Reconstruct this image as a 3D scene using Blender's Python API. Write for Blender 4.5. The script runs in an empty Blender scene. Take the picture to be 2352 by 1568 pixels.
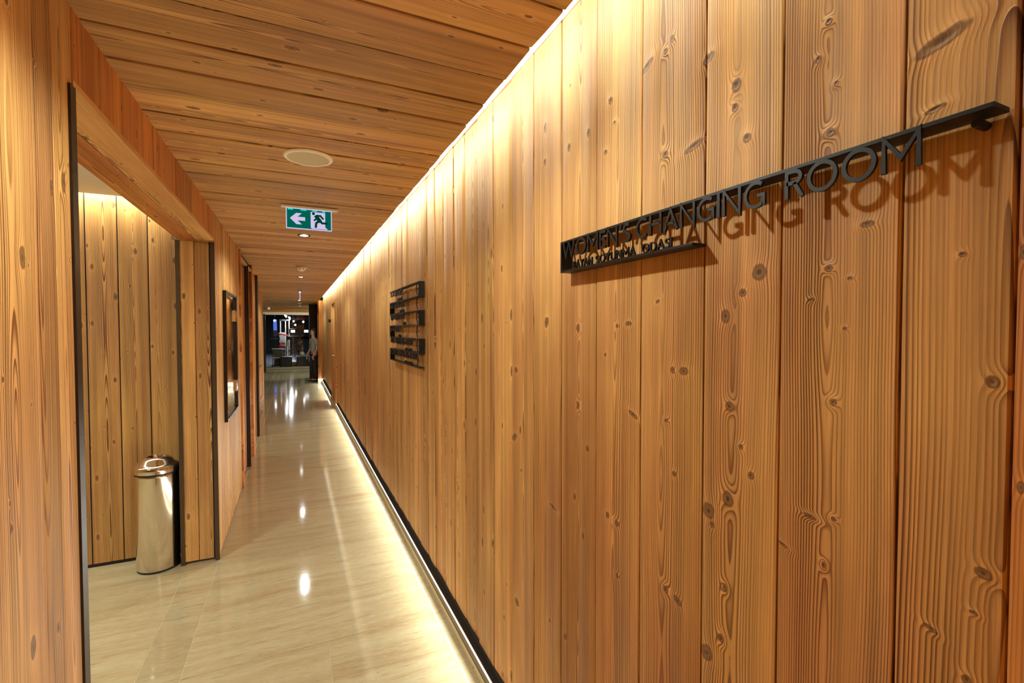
import bpy, bmesh, math, random
from mathutils import Vector, Matrix
R = random.Random(7)
S = bpy.context.scene
COL = S.collection
PI = math.pi

# ------------------------------------------------------------------ helpers
def tag(o, label=None, cat=None, group=None, kind=None):
    if label: o['label'] = label
    if cat: o['category'] = cat
    if group: o['group'] = group
    if kind: o['kind'] = kind
    return o

def empty(name, loc, label, cat, group=None):
    o = bpy.data.objects.new(name, None); COL.objects.link(o)
    o.location = loc; o.empty_display_size = .05
    return tag(o, label, cat, group)

class MB:
    """collects verts / faces (world coordinates) into one mesh"""
    def __init__(s): s.v = []; s.f = []; s.m = []; s.uv = []; s.pr = []; s.sm = []
    def add(s, vs, fs, mi=0, uv=None, pr=(0,0,0,1), smooth=False):
        b = len(s.v); s.v += [tuple(x) for x in vs]
        s.uv += uv if uv else [(x[0]+x[1], x[2]) for x in vs]
        s.pr += [pr]*len(vs)
        for f in fs: s.f.append([b+i for i in f]); s.m.append(mi); s.sm.append(smooth)
        return s
    def box(s, x0, x1, y0, y1, z0, z1, mi=0, pr=(0,0,0,1)):
        vs = [(x,y,z) for x in (x0,x1) for y in (y0,y1) for z in (z0,z1)]
        fs = [(0,1,3,2),(4,6,7,5),(0,4,5,1),(2,3,7,6),(0,2,6,4),(1,5,7,3)]
        return s.add(vs, fs, mi, None, pr)
    def tube(s, pts, r, n=10, mi=0, cap=True):
        pts = [Vector(p) for p in pts]; rr = r if isinstance(r,(list,tuple)) else [r]*len(pts)
        vs = []; a = None
        for i,p in enumerate(pts):
            t = (pts[min(i+1,len(pts)-1)]-pts[max(i-1,0)]).normalized()
            if a is None:
                a = t.orthogonal().normalized()
            a = (a - t*a.dot(t)).normalized(); b = t.cross(a)
            for k in range(n):
                q = 2*PI*k/n; vs.append(p+(a*math.cos(q)+b*math.sin(q))*rr[i])
        fs = [(i*n+k, i*n+(k+1)%n, (i+1)*n+(k+1)%n, (i+1)*n+k) for i in range(len(pts)-1) for k in range(n)]
        if cap: fs += [tuple(range(n-1,-1,-1)), tuple(range((len(pts)-1)*n, len(pts)*n))]
        return s.add(vs, fs, mi, smooth=True)
    def lathe(s, prof, c, n=48, mi=0, sx=1, sy=1, flip=False, cap0=False, cap1=False):
        vs = [(c[0]+r*math.cos(2*PI*k/n)*sx, c[1]+r*math.sin(2*PI*k/n)*sy, c[2]+z) for r,z in prof for k in range(n)]
        fs = []
        for i in range(len(prof)-1):
            for k in range(n):
                f = (i*n+k, i*n+(k+1)%n, (i+1)*n+(k+1)%n, (i+1)*n+k)
                fs.append(f[::-1] if flip else f)
        if cap0: fs.append(tuple(range(n-1,-1,-1)))
        if cap1: fs.append(tuple(range((len(prof)-1)*n, len(prof)*n)))
        return s.add(vs, fs, mi, smooth=True)
    def build(s, name, mats, parent=None, bevel=0, autosmooth=35, matid=None):
        me = bpy.data.meshes.new(name)
        org = Vector(parent.matrix_world.translation) if parent else Vector((0,0,0))
        if parent:
            p = parent
            org = Vector((0,0,0))
            while p: org += p.location; p = p.parent
        me.from_pydata([Vector(v)-org for v in s.v], [], s.f)
        for m in (mats if isinstance(mats,(list,tuple)) else [mats]): me.materials.append(m)
        for p,mi,sm in zip(me.polygons, s.m, s.sm): p.material_index = mi; p.use_smooth = sm
        uv = me.uv_layers.new(name='UVMap')
        for l in me.loops: uv.data[l.index].uv = s.uv[l.vertex_index]
        at = me.attributes.new('pr','FLOAT_COLOR','POINT')
        for i,c in enumerate(s.pr): at.data[i].color = c
        bm = bmesh.new(); bm.from_mesh(me)
        if not all(x for x in s.sm) or True:
            bmesh.ops.recalc_face_normals(bm, faces=bm.faces)
        if any(s.sm):
            for e in bm.edges:
                if len(e.link_faces)==2 and e.calc_face_angle(0) > math.radians(autosmooth): e.smooth = False
        bm.to_mesh(me); bm.free()
        o = bpy.data.objects.new(name, me); COL.objects.link(o)
        if parent: o.parent = parent
        if bevel:
            b = o.modifiers.new('bev','BEVEL'); b.width = bevel; b.segments = 2; b.limit_method='ANGLE'
        return o

# ------------------------------------------------------------------ materials
def srgb(r,g,b):
    f = lambda c: (c/255/12.92 if c/255<=.04045 else ((c/255+.055)/1.055)**2.4)
    return (f(r),f(g),f(b),1)

class NT:
    def __init__(s, name):
        s.mat = bpy.data.materials.new(name); s.mat.use_nodes = True
        s.t = s.mat.node_tree; s.t.nodes.clear(); s.k = 0
        s.out = s.n('ShaderNodeOutputMaterial')
    def n(s, typ, **kw):
        nd = s.t.nodes.new(typ); nd.location = (s.k%12*180, -(s.k//12)*220); s.k += 1
        for k,v in kw.items(): setattr(nd, k, v)
        return nd
    def link(s, a, b): s.t.links.new(a, b)
    def inp(s, nd, i, v):
        if v is None: return
        if isinstance(v, bpy.types.NodeSocket): s.link(v, nd.inputs[i])
        else: nd.inputs[i].default_value = v
    def math(s, op, a, b=None, c=None, clamp=False):
        nd = s.n('ShaderNodeMath', operation=op, use_clamp=clamp)
        s.inp(nd,0,a); s.inp(nd,1,b); s.inp(nd,2,c)
        return nd.outputs[0]
    def comb(s, x=0., y=0., z=0.):
        nd = s.n('ShaderNodeCombineXYZ'); s.inp(nd,0,x); s.inp(nd,1,y); s.inp(nd,2,z); return nd.outputs[0]
    def noise(s, vec, scale=1., detail=2., rough=.5, dist=0.):
        nd = s.n('ShaderNodeTexNoise'); s.link(vec, nd.inputs['Vector'])
        nd.inputs['Scale'].default_value = scale; nd.inputs['Detail'].default_value = detail
        nd.inputs['Roughness'].default_value = rough; nd.inputs['Distortion'].default_value = dist
        return nd.outputs[0]
    def ss(s, x, a, b):
        nd = s.n('ShaderNodeMapRange', interpolation_type='SMOOTHSTEP'); s.inp(nd,0,x)
        nd.inputs[1].default_value = a; nd.inputs[2].default_value = b
        return nd.outputs[0]
    def mix(s, f, a, b, typ='MIX'):
        nd = s.n('ShaderNodeMix', data_type='RGBA', blend_type=typ)
        s.inp(nd,0,f); s.inp(nd,6,a); s.inp(nd,7,b); return nd.outputs[2]
    def ramp(s, x, stops, interp='LINEAR'):
        nd = s.n('ShaderNodeValToRGB'); s.link(x, nd.inputs[0]); r = nd.color_ramp; r.interpolation = interp
        while len(r.elements) < len(stops): r.elements.new(.5)
        for e,(p,c) in zip(r.elements, stops): e.position = p; e.color = c
        return nd.outputs[0]
    def bsdf(s, **kw):
        nd = s.n('ShaderNodeBsdfPrincipled')
        for k,v in kw.items(): s.inp(nd, k.replace('_',' '), v)
        s.link(nd.outputs[0], s.out.inputs[0]); return nd

def plain(name, col, rough=.5, metal=0., var=.12, scale=14., bump=.0, **kw):
    m = NT(name); tc = m.n('ShaderNodeTexCoord').outputs['Object']
    nz = m.noise(tc, scale, 4.)
    c = m.mix(nz, [x*(1-var) for x in col[:3]]+[1], [min(1,x*(1+var)) for x in col[:3]]+[1])
    b = m.bsdf(Base_Color=c, Roughness=m.math('MULTIPLY_ADD', nz, .12, rough-.06), Metallic=metal, **kw)
    if bump:
        bp = m.n('ShaderNodeBump'); bp.inputs['Strength'].default_value = bump; bp.inputs['Distance'].default_value=.002
        m.link(m.noise(tc, scale*20, 2.), bp.inputs['Height']); m.link(bp.outputs[0], b.inputs['Normal'])
    return m.mat

def emit(name, col, strength):
    m = NT(name); e = m.n('ShaderNodeEmission'); e.inputs[0].default_value = col; e.inputs[1].default_value = strength
    m.link(e.outputs[0], m.out.inputs[0]); return m.mat

E_COL = srgb(211,157,93); L_COL = srgb(112,62,26); K_COL = srgb(112,80,50)
def wood(name, knots=None, tone=1.0, red=0.0, pith=None, bumpk=1.0, contrast=1.0):
    """brushed larch / pine board. UV: u = metres across the board (0 in its middle), v = metres along it.
    pr = per board random (seed, pith offset, ring spacing, tone)"""
    m = NT(name)
    uvn = m.n('ShaderNodeUVMap'); uvn.uv_map = 'UVMap'
    sp = m.n('ShaderNodeSeparateXYZ'); m.link(uvn.outputs[0], sp.inputs[0]); u, v = sp.outputs[0], sp.outputs[1]
    at = m.n('ShaderNodeAttribute'); at.attribute_name = 'pr'
    sc = m.n('ShaderNodeSeparateColor'); m.link(at.outputs['Color'], sc.inputs[0])
    pr, pg, pb, pa = sc.outputs[0], sc.outputs[1], sc.outputs[2], at.outputs['Alpha']
    seed = m.math('MULTIPLY', pr, 57.)
    # knots -> q = 1 on the rim of a knot
    if knots:
        q = None
        for (ku,kv,ru,rv,rot) in knots:
            mp = m.n('ShaderNodeMapping', vector_type='TEXTURE'); m.link(uvn.outputs[0], mp.inputs[0])
            mp.inputs[1].default_value = (ku,kv,0); mp.inputs[2].default_value = (0,0,rot); mp.inputs[3].default_value = (ru,rv,1)
            ln = m.n('ShaderNodeVectorMath', operation='LENGTH'); m.link(mp.outputs[0], ln.inputs[0])
            q = ln.outputs['Value'] if q is None else m.math('MINIMUM', q, ln.outputs['Value'])
    else:
        vo = m.n('ShaderNodeTexVoronoi', voronoi_dimensions='2D', feature='F1')
        m.link(m.comb(m.math('MULTIPLY_ADD',u,9.,m.math('MULTIPLY',seed,13.7)), m.math('MULTIPLY_ADD',v,4.2,m.math('MULTIPLY',seed,7.3)), 0.), vo.inputs['Vector'])
        vo.inputs['Scale'].default_value = 1.; vo.inputs['Randomness'].default_value = 1.
        s2 = m.n('ShaderNodeSeparateColor'); m.link(vo.outputs['Color'], s2.inputs[0])
        rad = m.math('MULTIPLY_ADD', m.math('POWER', s2.outputs[0], 2.2), .078, .016)
        q = m.math('DIVIDE', vo.outputs['Distance'], rad)
    qn = m.math('ADD', q, m.math('MULTIPLY_ADD', m.noise(m.comb(m.math('MULTIPLY',u,90.), m.math('MULTIPLY',v,60.), seed),1.,1.), .5, -.25))
    kw = m.math('EXPONENT', m.math('MULTIPLY', m.math('POWER', m.math('MULTIPLY', q, .5), 2.), -1.))
    # growth rings of a slightly crooked trunk, sawn
    n1 = m.noise(m.comb(m.math('MULTIPLY',u,2.), m.math('MULTIPLY',v,.6), seed), 1., 2.)
    n2 = m.noise(m.comb(m.math('MULTIPLY',v,.8), m.math('ADD',seed,9.), m.math('MULTIPLY',u,.3)), 1., 1.5)
    n3 = m.noise(m.comb(m.math('MULTIPLY',u,14.), m.math('MULTIPLY',v,3.), seed), 1., 2.)
    u0 = pith if pith is not None else m.math('MULTIPLY', m.math('SUBTRACT', pg, .5), .13)
    du = m.math('ADD', m.math('SUBTRACT', u, u0), m.math('MULTIPLY', m.math('SUBTRACT', n1, .5), .05))
    dd = m.math('ADD', m.math('ADD', m.math('ABSOLUTE', m.math('MULTIPLY', m.math('SUBTRACT', n2, .47), .13)), .003), m.math('MULTIPLY', kw, .009))
    r = m.math('SQRT', m.math('ADD', m.math('MULTIPLY', du, du), m.math('MULTIPLY', dd, dd)))
    r = m.math('ADD', r, m.math('MULTIPLY', m.math('SUBTRACT', n3, .5), .0022))
    r = m.math('ADD', r, m.math('MULTIPLY', kw, .004))
    rv_ = m.noise(m.comb(m.math('MULTIPLY', r, 75.), seed, 0.), 1., 1.)
    ring = m.math('ADD', m.math('DIVIDE', r, m.math('MULTIPLY_ADD', pb, .0022, .0042)), m.math('MULTIPLY', rv_, 1.6))
    fr = m.math('FRACT', ring)
    late = m.math('MULTIPLY', m.math('POWER', m.ss(fr, .2, .88), 1.6), m.math('SUBTRACT', 1., m.ss(fr, .92, 1.0)))
    con = m.math('MULTIPLY_ADD', m.ss(m.noise(m.comb(m.math('MULTIPLY',u,14.), m.math('MULTIPLY',v,.7), m.math('ADD',seed,3.)), 1., 1.), .3, .66), .66, .2)
    con = m.math('MULTIPLY', con, contrast)
    fine = m.noise(m.comb(m.math('MULTIPLY',u,520.), m.math('MULTIPLY',v,9.), seed), 1., 1.)
    big = m.noise(m.comb(m.math('MULTIPLY',u,7.), m.math('MULTIPLY',v,1.6), m.math('ADD',seed,21.)), 1., 2.)
    lt = m.math('MULTIPLY', late, con)
    c = m.mix(lt, E_COL, L_COL)
    ton = m.math('MULTIPLY', m.math('MULTIPLY_ADD', pa, .34, .80*tone), m.math('MULTIPLY_ADD', big, .5, .75))
    ton = m.math('MULTIPLY', ton, m.math('MULTIPLY_ADD', fine, .45, .78))
    relief_streak = m.noise(m.comb(m.math('MULTIPLY',u,42.), m.math('MULTIPLY',v,.7), m.math('ADD',seed,33.)), 1., 1.)  # tone stripes standing in for board relief under grazing cove light
    ton = m.math('MULTIPLY', ton, m.math('MULTIPLY_ADD', relief_streak, .9, .55))
    ton = m.math('MULTIPLY', ton, m.math('MULTIPLY_ADD', kw, .22, 1.))
    hs = m.n('ShaderNodeHueSaturation'); m.link(c, hs.inputs['Color']); m.link(ton, hs.inputs['Value'])
    m.link(m.math('MULTIPLY_ADD', m.math('SUBTRACT', big, .5), .035, .5-red*.02), hs.inputs['Hue'])
    hs.inputs['Saturation'].default_value = 1.0+.12*red
    # knots
    inside = m.math('SUBTRACT', 1., m.ss(qn, .8, 1.12))
    rim = m.math('MULTIPLY', m.ss(qn, .72, .98), m.math('SUBTRACT', 1., m.ss(qn, 1.0, 1.25)))
    kr = m.math('MULTIPLY_ADD', m.math('SINE', m.math('MULTIPLY', qn, 16.)), .12, .72)
    kc = m.mix(m.math('SUBTRACT',1.,m.ss(qn,.05,.5)), K_COL, srgb(46,30,18))
    hk = m.n('ShaderNodeHueSaturation'); m.link(kc, hk.inputs['Color']); m.link(m.math('ADD', kr, .55), hk.inputs['Value'])
    c2 = m.mix(m.math('MULTIPLY', inside, .88), hs.outputs[0], hk.outputs[0])
    c2 = m.mix(m.math('MULTIPLY', rim, .55), c2, srgb(70,40,20))
    b = m.bsdf(Base_Color=c2, Roughness=m.math('MULTIPLY_ADD', late, -.08, .56))
    b.inputs['Specular IOR Level'].default_value = .3
    if bumpk == 0: return m.mat
    bp = m.n('ShaderNodeBump'); bp.inputs['Strength'].default_value = .55*bumpk; bp.inputs['Distance'].default_value = .0016
    h = m.math('ADD', lt, m.math('MULTIPLY', fine, .35))
    h = m.math('ADD', h, m.math('MULTIPLY', kw, .8)); h = m.math('SUBTRACT', h, m.math('MULTIPLY', m.math('SUBTRACT',1.,m.ss(q,.1,.9)), 1.2))
    m.link(h, bp.inputs['Height']); m.link(bp.outputs[0], b.inputs['Normal'])
    return m.mat

def travertine():
    m = NT('polished_travertine')
    uvn = m.n('ShaderNodeUVMap'); uvn.uv_map = 'UVMap'
    at = m.n('ShaderNodeAttribute'); at.attribute_name = 'pr'
    sc = m.n('ShaderNodeSeparateColor'); m.link(at.outputs['Color'], sc.inputs[0])
    sp = m.n('ShaderNodeSeparateXYZ'); m.link(uvn.outputs[0], sp.inputs[0]); u, v = sp.outputs[0], sp.outputs[1]
    seed = m.math('MULTIPLY', sc.outputs[0], 31.)
    w = m.noise(m.comb(m.math('MULTIPLY',u,1.3), m.math('MULTIPLY',v,3.), seed), 1., 3.)
    v2 = m.math('ADD', v, m.math('MULTIPLY', m.math('SUBTRACT', w, .5), .10))
    a = m.noise(m.comb(m.math('MULTIPLY',u,1.1), m.math('MULTIPLY',v2,11.), seed), 1., 5., .68)
    b_ = m.noise(m.comb(m.math('MULTIPLY',u,5.), m.math('MULTIPLY',v2,50.), seed), 1., 4., .6)
    c_ = m.noise(m.comb(m.math('MULTIPLY',u,20.), m.math('MULTIPLY',v2,150.), seed), 1., 3., .6)
    base = m.ramp(a, [(.26, srgb(166,140,100)), (.42, srgb(180,161,122)), (.55, srgb(186,170,132)), (.72, srgb(190,178,144))])
    base = m.mix(m.math('MULTIPLY', m.ss(b_, .56, .74), .55), base, srgb(150,116,70))
    base = m.mix(m.math('MULTIPLY', m.ss(c_, .57, .68), .5), base, srgb(208,194,154))
    base = m.mix(m.math('MULTIPLY', m.ss(c_, .44, .28), .28), base, srgb(136,108,68))
    pit = m.noise(m.comb(m.math('MULTIPLY',u,20.), m.math('MULTIPLY',v,60.), m.math('ADD',seed,5.)), 1., 2.)
    base = m.mix(m.math('MULTIPLY', m.ss(pit, .73, .78), .5), base, srgb(120,92,60))
    hs = m.n('ShaderNodeHueSaturation'); m.link(base, hs.inputs['Color']); m.link(m.math('MULTIPLY_ADD', sc.outputs[1], .3, .85), hs.inputs['Value'])
    hs.inputs['Saturation'].default_value = .92
    b = m.bsdf(Base_Color=hs.outputs[0], Roughness=m.math('MULTIPLY_ADD', c_, .10, .025))
    b.inputs['IOR'].default_value = 1.4
    bp = m.n('ShaderNodeBump'); bp.inputs['Strength'].default_value = .03; bp.inputs['Distance'].default_value = .004
    hh = m.noise(m.comb(m.math('MULTIPLY',u,5.), m.math('MULTIPLY',v,26.), seed), 1., 2.)
    m.link(hh, bp.inputs['Height']); m.link(bp.outputs[0], b.inputs['Normal'])
    return m.mat

WOOD = wood('larch_board', bumpk=0, tone=.90, contrast=1.15)
WOOD_NEAR = wood('larch_board_brushed', tone=.90, contrast=1.1)
WOOD_CEIL = wood('larch_ceiling_board', tone=1.0, red=-.2, bumpk=0)
WOOD_RED = wood('larch_reddish_board', tone=.86, red=.8, bumpk=0)
WOOD_PALE = wood('larch_pale_board', tone=1.08, contrast=.8, bumpk=0)
GAP = plain('gap_dark', srgb(30,18,10), .9)
STONE = travertine()
GROUT = plain('grout', srgb(232,218,182), .7)
BLACK = plain('black_steel', srgb(29,27,25), .42, .35, .1, 60., .15)
BRONZE = plain('bronze_trim', srgb(88,70,50), .4, .55, .08)
BRONZE_D = plain('dark_bronze', srgb(52,40,31), .35, .5, .08)
CHROME = plain('polished_steel', srgb(228,222,212), .09, 1., .02, 6.)
STEEL = plain('brushed_steel', srgb(190,186,178), .28, 1., .05)
PLASTER = plain('white_plaster', srgb(226,214,192), .8, 0, .03, 6.)
CREAM = plain('cream_plastic', srgb(250,240,216), .45, 0, .02)
GRILLE = plain('speaker_cloth', srgb(214,202,170), .8, 0, .06, 300., .3)
SKIRT = plain('skirting_aluminium', srgb(205,188,158), .3, .4, .04)
LED = emit('led_diffuser', (1.,.97,.86,1), 2.2)
LEDLOW = emit('led_diffuser_low', (1.,.97,.88,1), 4.)
LAMP = emit('lamp_glow', (1.,.98,.95,1), 12.)
MIRROR = plain('mirror_glass', srgb(235,236,232), .04, 1., .01, 3.)
BLACKPL = plain('black_plastic', srgb(24,24,26), .4)
DARKROOM = plain('dark_gym_wall', srgb(46,46,50), .7)
DARKFLOOR = plain('grey_rubber_floor', srgb(78,80,92), .5)

# ------------------------------------------------------------------ plank panels
def planks(mb, org, ud, vd, nd, widths, v0, v1, th=.02, gap=.0035, bev=.003, mids=None, tones=None, seedbase=0, voff=None, back=True, backmi=1, tilt=.0022):
    """boards side by side from org along ud, each running along vd from v0 to v1, face normal nd"""
    org, ud, vd, nd = Vector(org), Vector(ud), Vector(vd), Vector(nd)
    a = 0
    rr = random.Random(seedbase+int(abs(org.x*31+org.y*17+org.z*7)*10))
    for i,w in enumerate(widths):
        tl, tr2, cup = rr.uniform(-tilt,0), rr.uniform(-tilt,0), rr.uniform(-.4,.6)*tilt
        tk = min(1, w/.12); tl *= tk; tr2 *= tk; cup *= tk
        x0, x1 = gap/2+bev, w-gap/2-bev
        prof = [(gap/2,-th),(gap/2,tl-bev)]+[(x0+(x1-x0)*q/4, tl+(tr2-tl)*q/4+cup*math.sin(PI*q/4)-abs(cup)) for q in range(5)]+[(w-gap/2,tr2-bev),(w-gap/2,-th)]
        vs = []; uv = []
        vo = rr.uniform(0,40) if voff is None else voff
        for vv in (v0, v1):
            for (x,d) in prof:
                vs.append(org+ud*(a+x)+vd*vv+nd*d); uv.append((x-w/2, vv+vo))
        n = len(prof)
        fs = [(k,k+1,n+k+1,n+k) for k in range(n-1)] + [tuple(range(n)), tuple(range(2*n-1,n-1,-1))]
        t = rr.random() if tones is None else tones[i%len(tones)]
        mb.add(vs, fs, mids[i] if mids else 0, uv, (rr.random(), rr.random(), rr.random(), t), smooth=True)
        a += w
    if back:
        vs = [org+ud*x+vd*y+nd*d for x in (0,a) for y in (v0,v1) for d in (-th-.01,-th+.002)]
        mb.add(vs, [(0,1,3,2),(4,6,7,5),(0,4,5,1),(2,3,7,6),(0,2,6,4),(1,5,7,3)], backmi)
    return a

def rep(w, total):
    out = []; s = 0
    while s + w < total - .03: out.append(w); s += w
    out.append(total - s); return out

XW, XL, ZC = .768, -.496, 2.40          # right wall face, left wall face, ceiling
# ---- right wall with individually knotted boards close to the camera
KN = [(0.812,2.245,.006,.0076,0),(0.835,2.229,.005,.0068,0),(0.895,2.226,.022,.008,-.5),(1.038,2.207,.008,.0092,0),(1.021,2.143,.005,.0045,0),(1.142,2.162,.007,.0111,0),(1.246,2.156,.008,.0119,0),(1.395,2.273,.008,.0158,0),(1.239,2.34,.005,.0052,0),(1.398,2.16,.008,.0101,0),(0.832,1.996,.009,.0088,0),(0.748,1.986,.024,.0074,-.25),(0.712,2.15,.014,.008,-.4),(0.643,2.064,.0095,.0123,0),(0.646,2.023,.007,.0083,0),(0.619,1.956,.0085,.0081,0),(1.059,2.078,.007,.007,0),(0.474,2.084,.0047,.0054,0),(0.489,2.033,.0049,.0056,0),(0.461,1.982,.0039,.004,0),(0.469,1.909,.0067,.0068,0),(0.330,1.975,.030,.0095,-.3),(0.335,1.889,.0112,.004,-.2),(1.385,1.623,.012,.0175,.3),(1.192,1.603,.007,.013,0),(0.96,1.614,.012,.0055,0),(1.006,1.608,.005,.0057,0),(0.853,1.664,.0067,.0045,-.3),(0.804,1.508,.006,.0078,0),(0.771,1.508,.0115,.0086,0),(0.663,1.625,.010,.012,0),(0.624,1.668,.0076,.0074,0),(0.652,1.449,.0091,.0085,0),(0.59,1.703,.014,.0134,0),(1.191,1.371,.0065,.0118,0),(0.940,1.385,.018,.0056,.4),(1.142,1.252,.007,.0089,0),(1.625,1.444,.0134,.01,0),(1.640,1.182,.020,.0117,-.5),(1.587,1.22,.0063,.0149,0),(0.797,1.275,.0056,.0059,0),(0.624,1.375,.0048,.005,0),(0.602,1.327,.0064,.0065,0),(1.057,1.53,.0049,.0048,0),(0.823,1.391,.0055,.004,-.5),(0.413,1.755,.0093,.0045,0),(0.467,1.696,.0054,.0048,0),(0.436,1.677,.0037,.003,0),(0.494,1.648,.0043,.003,0),(0.442,1.6,.003,.003,0),(0.457,1.484,.0053,.0055,0),(0.303,1.694,.0039,.0033,0),(0.272,1.535,.0062,.0074,0),(1.209,1.089,.006,.0094,0),(1.163,0.986,.006,.0104,.2),(1.339,1.012,.0217,.0053,.2),(1.044,1.092,.0068,.0084,0),(1.004,1.084,.0081,.0082,0),(0.653,1.266,.0115,.0145,0),(0.701,1.226,.0142,.0151,0),(0.691,1.2,.0056,.0063,0),(0.82,1.0,.0077,.0081,.2),(0.784,0.993,.0111,.0078,.5),(0.658,1.086,.0052,.0078,0),(0.665,0.979,.0064,.0088,0),(0.702,0.927,.0137,.0155,.3),(1.264,0.621,.0076,.0098,0),(1.619,0.544,.0175,.0137,0),(1.001,0.944,.0063,.0058,0),(0.492,1.29,.0101,.0036,.15),(0.276,1.297,.008,.0066,.4),(0.327,1.198,.0075,.0032,.4),(0.454,1.299,.0039,.0035,0),(0.538,1.224,.0105,.0030,.3),(0.284,1.243,.0041,.0026,.2),(0.289,1.154,.005,.0056,0),(0.468,1.219,.0034,.0056,0)]
SEAMS = [.254,.370,.549,.719,.914,1.102,1.293,1.480,1.667]
PITH = [-.045,.012,.01,.02,.005,-.01,.0,-.01]
near = []
for i in range(8):
    a,b = SEAMS[i],SEAMS[i+1]; mid = (a+b)/2
    ks = [(ky-mid, kz, ru, rv, rot) for (ky,kz,ru,rv,rot) in KN if a-.01<ky<b+.01]
    while len(ks) < 5: ks.append((R.uniform(-.07,.07), R.uniform(.3,2.4), R.uniform(.004,.009), R.uniform(.005,.01), 0))
    near.append(wood('larch_board_knotted', ks, pith=PITH[i], tone=.91, contrast=1.2))
mb = MB()
wid = [SEAMS[i+1]-SEAMS[i] for i in range(8)]
planks(mb, (XW,SEAMS[0],0), (0,1,0), (0,0,1), (-1,0,0), wid, .12, 2.62, mids=list(range(8)), tones=[.35,.5,.55,.5,.7,.55,.6,.7], voff=0., backmi=9)
rest = rep(.187, 10.02-SEAMS[8])
planks(mb, (XW,SEAMS[8],0), (0,1,0), (0,0,1), (-1,0,0), rest, .12, 2.62, mids=[8]*len(rest), backmi=9, tilt=.007, gap=.005)
rest = rep(.187, 15.05-11.32)
planks(mb, (XW,11.32,0), (0,1,0), (0,0,1), (-1,0,0), rest, .12, 2.62, mids=[8]*len(rest), backmi=9)
rest = rep(.187, 11.32-10.02)
planks(mb, (XW,10.02,0), (0,1,0), (0,0,1), (-1,0,0), rest, 2.22, 2.62, mids=[8]*len(rest), backmi=9)
rest = rep(.187, .05+2.4)
planks(mb, (XW,-2.4,0), (0,1,0), (0,0,1), (-1,0,0), rest, .12, 2.62, mids=[8]*len(rest), backmi=9)
o = mb.build('wall_right', near+[WOOD, GAP]); tag(o, 'long right wall clad in vertical brushed larch boards', 'wall', kind='structure')
# casing board at the right edge of the picture
mb = MB(); planks(mb, (XW-.012,.05,0), (0,1,0), (0,0,1), (-1,0,0), [.2], .0, 2.62, th=.03, gap=.002)
tag(mb.build('trim_1', [WOOD_RED, GAP]), 'reddish casing board at the near end of the right wall', 'trim', kind='structure')

# ---- skirting of the right wall: bright face, bronze band, light slot, dark shadow gap
def skirting(name, y0, y1, dx, label):
    mb = MB(); x = .741+dx
    prof = [(x+.035,0),(x,0),(x,.044),(x+.003,.046),(x+.003,.049),(x-.001,.051),(x-.001,.088),(x+.001,.089),(x+.001,.100),(x+.003,.102),(x+.035,.103)]
    mi = [0,0,2,2,2,1,1,0,3,2]
    vs = [(px,yy,pz) for yy in (y0,y1) for px,pz in prof]; n = len(prof)
    for k in range(n-1): mb.add([vs[k],vs[k+1],vs[n+k+1],vs[n+k]],[(0,1,2,3)],mi[k])
    mb.add(vs[:n],[tuple(range(n))],0); mb.add(vs[n:],[tuple(range(n-1,-1,-1))],0)
    mb.box(x+.026,x+.06,y0,y1,.098,.13,2)
    return tag(mb.build(name, [SKIRT,BRONZE,GAP,CHROME]), label, 'baseboard', kind='structure')
skirting('baseboard_right', -2.4, 10.02, 0, 'metal skirting with glowing light slot along the right wall')
skirting('baseboard_right.001', 11.32, 15.05, -.02, 'far length of lit metal skirting beyond the right door')
for (y0,y1,dx) in ((-2.4,10.02,0),(11.32,15.05,-.02)):
    mb = MB(); mb.box(.7395+dx,.7425+dx,y0,y1,.0895,.0985)
    o = mb.build('led_strip', LEDLOW)
    tag(o, 'thin glowing light strip in the skirting of the near right wall' if dx==0 else 'thin glowing light strip in the skirting past the right door', 'light strip', 'skirting light strips')

# ---- cove strip at the head of the right wall
mb = MB(); mb.box(.752,XW-.001,-2.4,15.05,2.562,2.60)
tag(mb.build('cove_light', LED), 'white glowing cove light strip along the top of the right wall', 'light strip')

# ---- ceiling
mb = MB()
y = 1.41-.185*22
ws = rep(.185, 20.7-y)
planks(mb, (XL-.21,y,ZC), (0,1,0), (1,0,0), (0,0,-1), ws, 0, .626-(XL-.21), th=.028, bev=.003, gap=.008, tilt=.006)
mb.box(-2.4,XL-.21,7.0,20.7,ZC,ZC+.03,0); mb.box(.627,3.2,15.4,20.7,ZC,ZC+.03,0)
mb.box(XL-.5,XW+.05,-2.7,20.7,2.63,2.66,1)
tag(mb.build('ceiling', [WOOD_CEIL, GAP]), 'larch board ceiling running across the corridor', 'ceiling', kind='structure')

# ---- floor
mb = MB()
def tile(x0,x1,y0,y1,tone,seed):
    g=.0016; mb.add([(x0+g,y0+g,0),(x1-g,y0+g,0),(x1-g,y1-g,0),(x0+g,y1-g,0)],[(0,1,2,3)],0,
      [(x0,y0),(x1,y0),(x1,y1),(x0,y1)],(seed,tone,0,1))
tile(XL,.137,-2.6,2.545,.46,.2); tile(.137,.80,-2.6,2.545,.42,.27)
yy = 2.545; k = 0
for d in (2.4,2.4,2.5,2.3,2.4,2.4,2.6,1.2):
    tile(XL,.80,yy,yy+d,.5+.05*R.uniform(-1,1),.2+.0*k); yy += d; k += 1
tile(-.68,XL,-2.6,2.53,.30,.5); tile(-.68,XL,2.53,3.207,.22,.6); tile(-.68,XL,3.207,20.75,.5,.2)
tile(-4.6,-.68,-3.2,4.1,.52,.2); tile(-2.4,-.68,4.1,20.75,.5,.4); tile(.80,3.2,14.9,20.75,.5,.4)
mb.box(-4.7,3.2,-3.3,20.8,-.05,-.0015,1)
tag(mb.build('floor', [STONE,GROUT]), 'polished beige travertine floor with veins across the corridor', 'floor', kind='structure')

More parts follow.
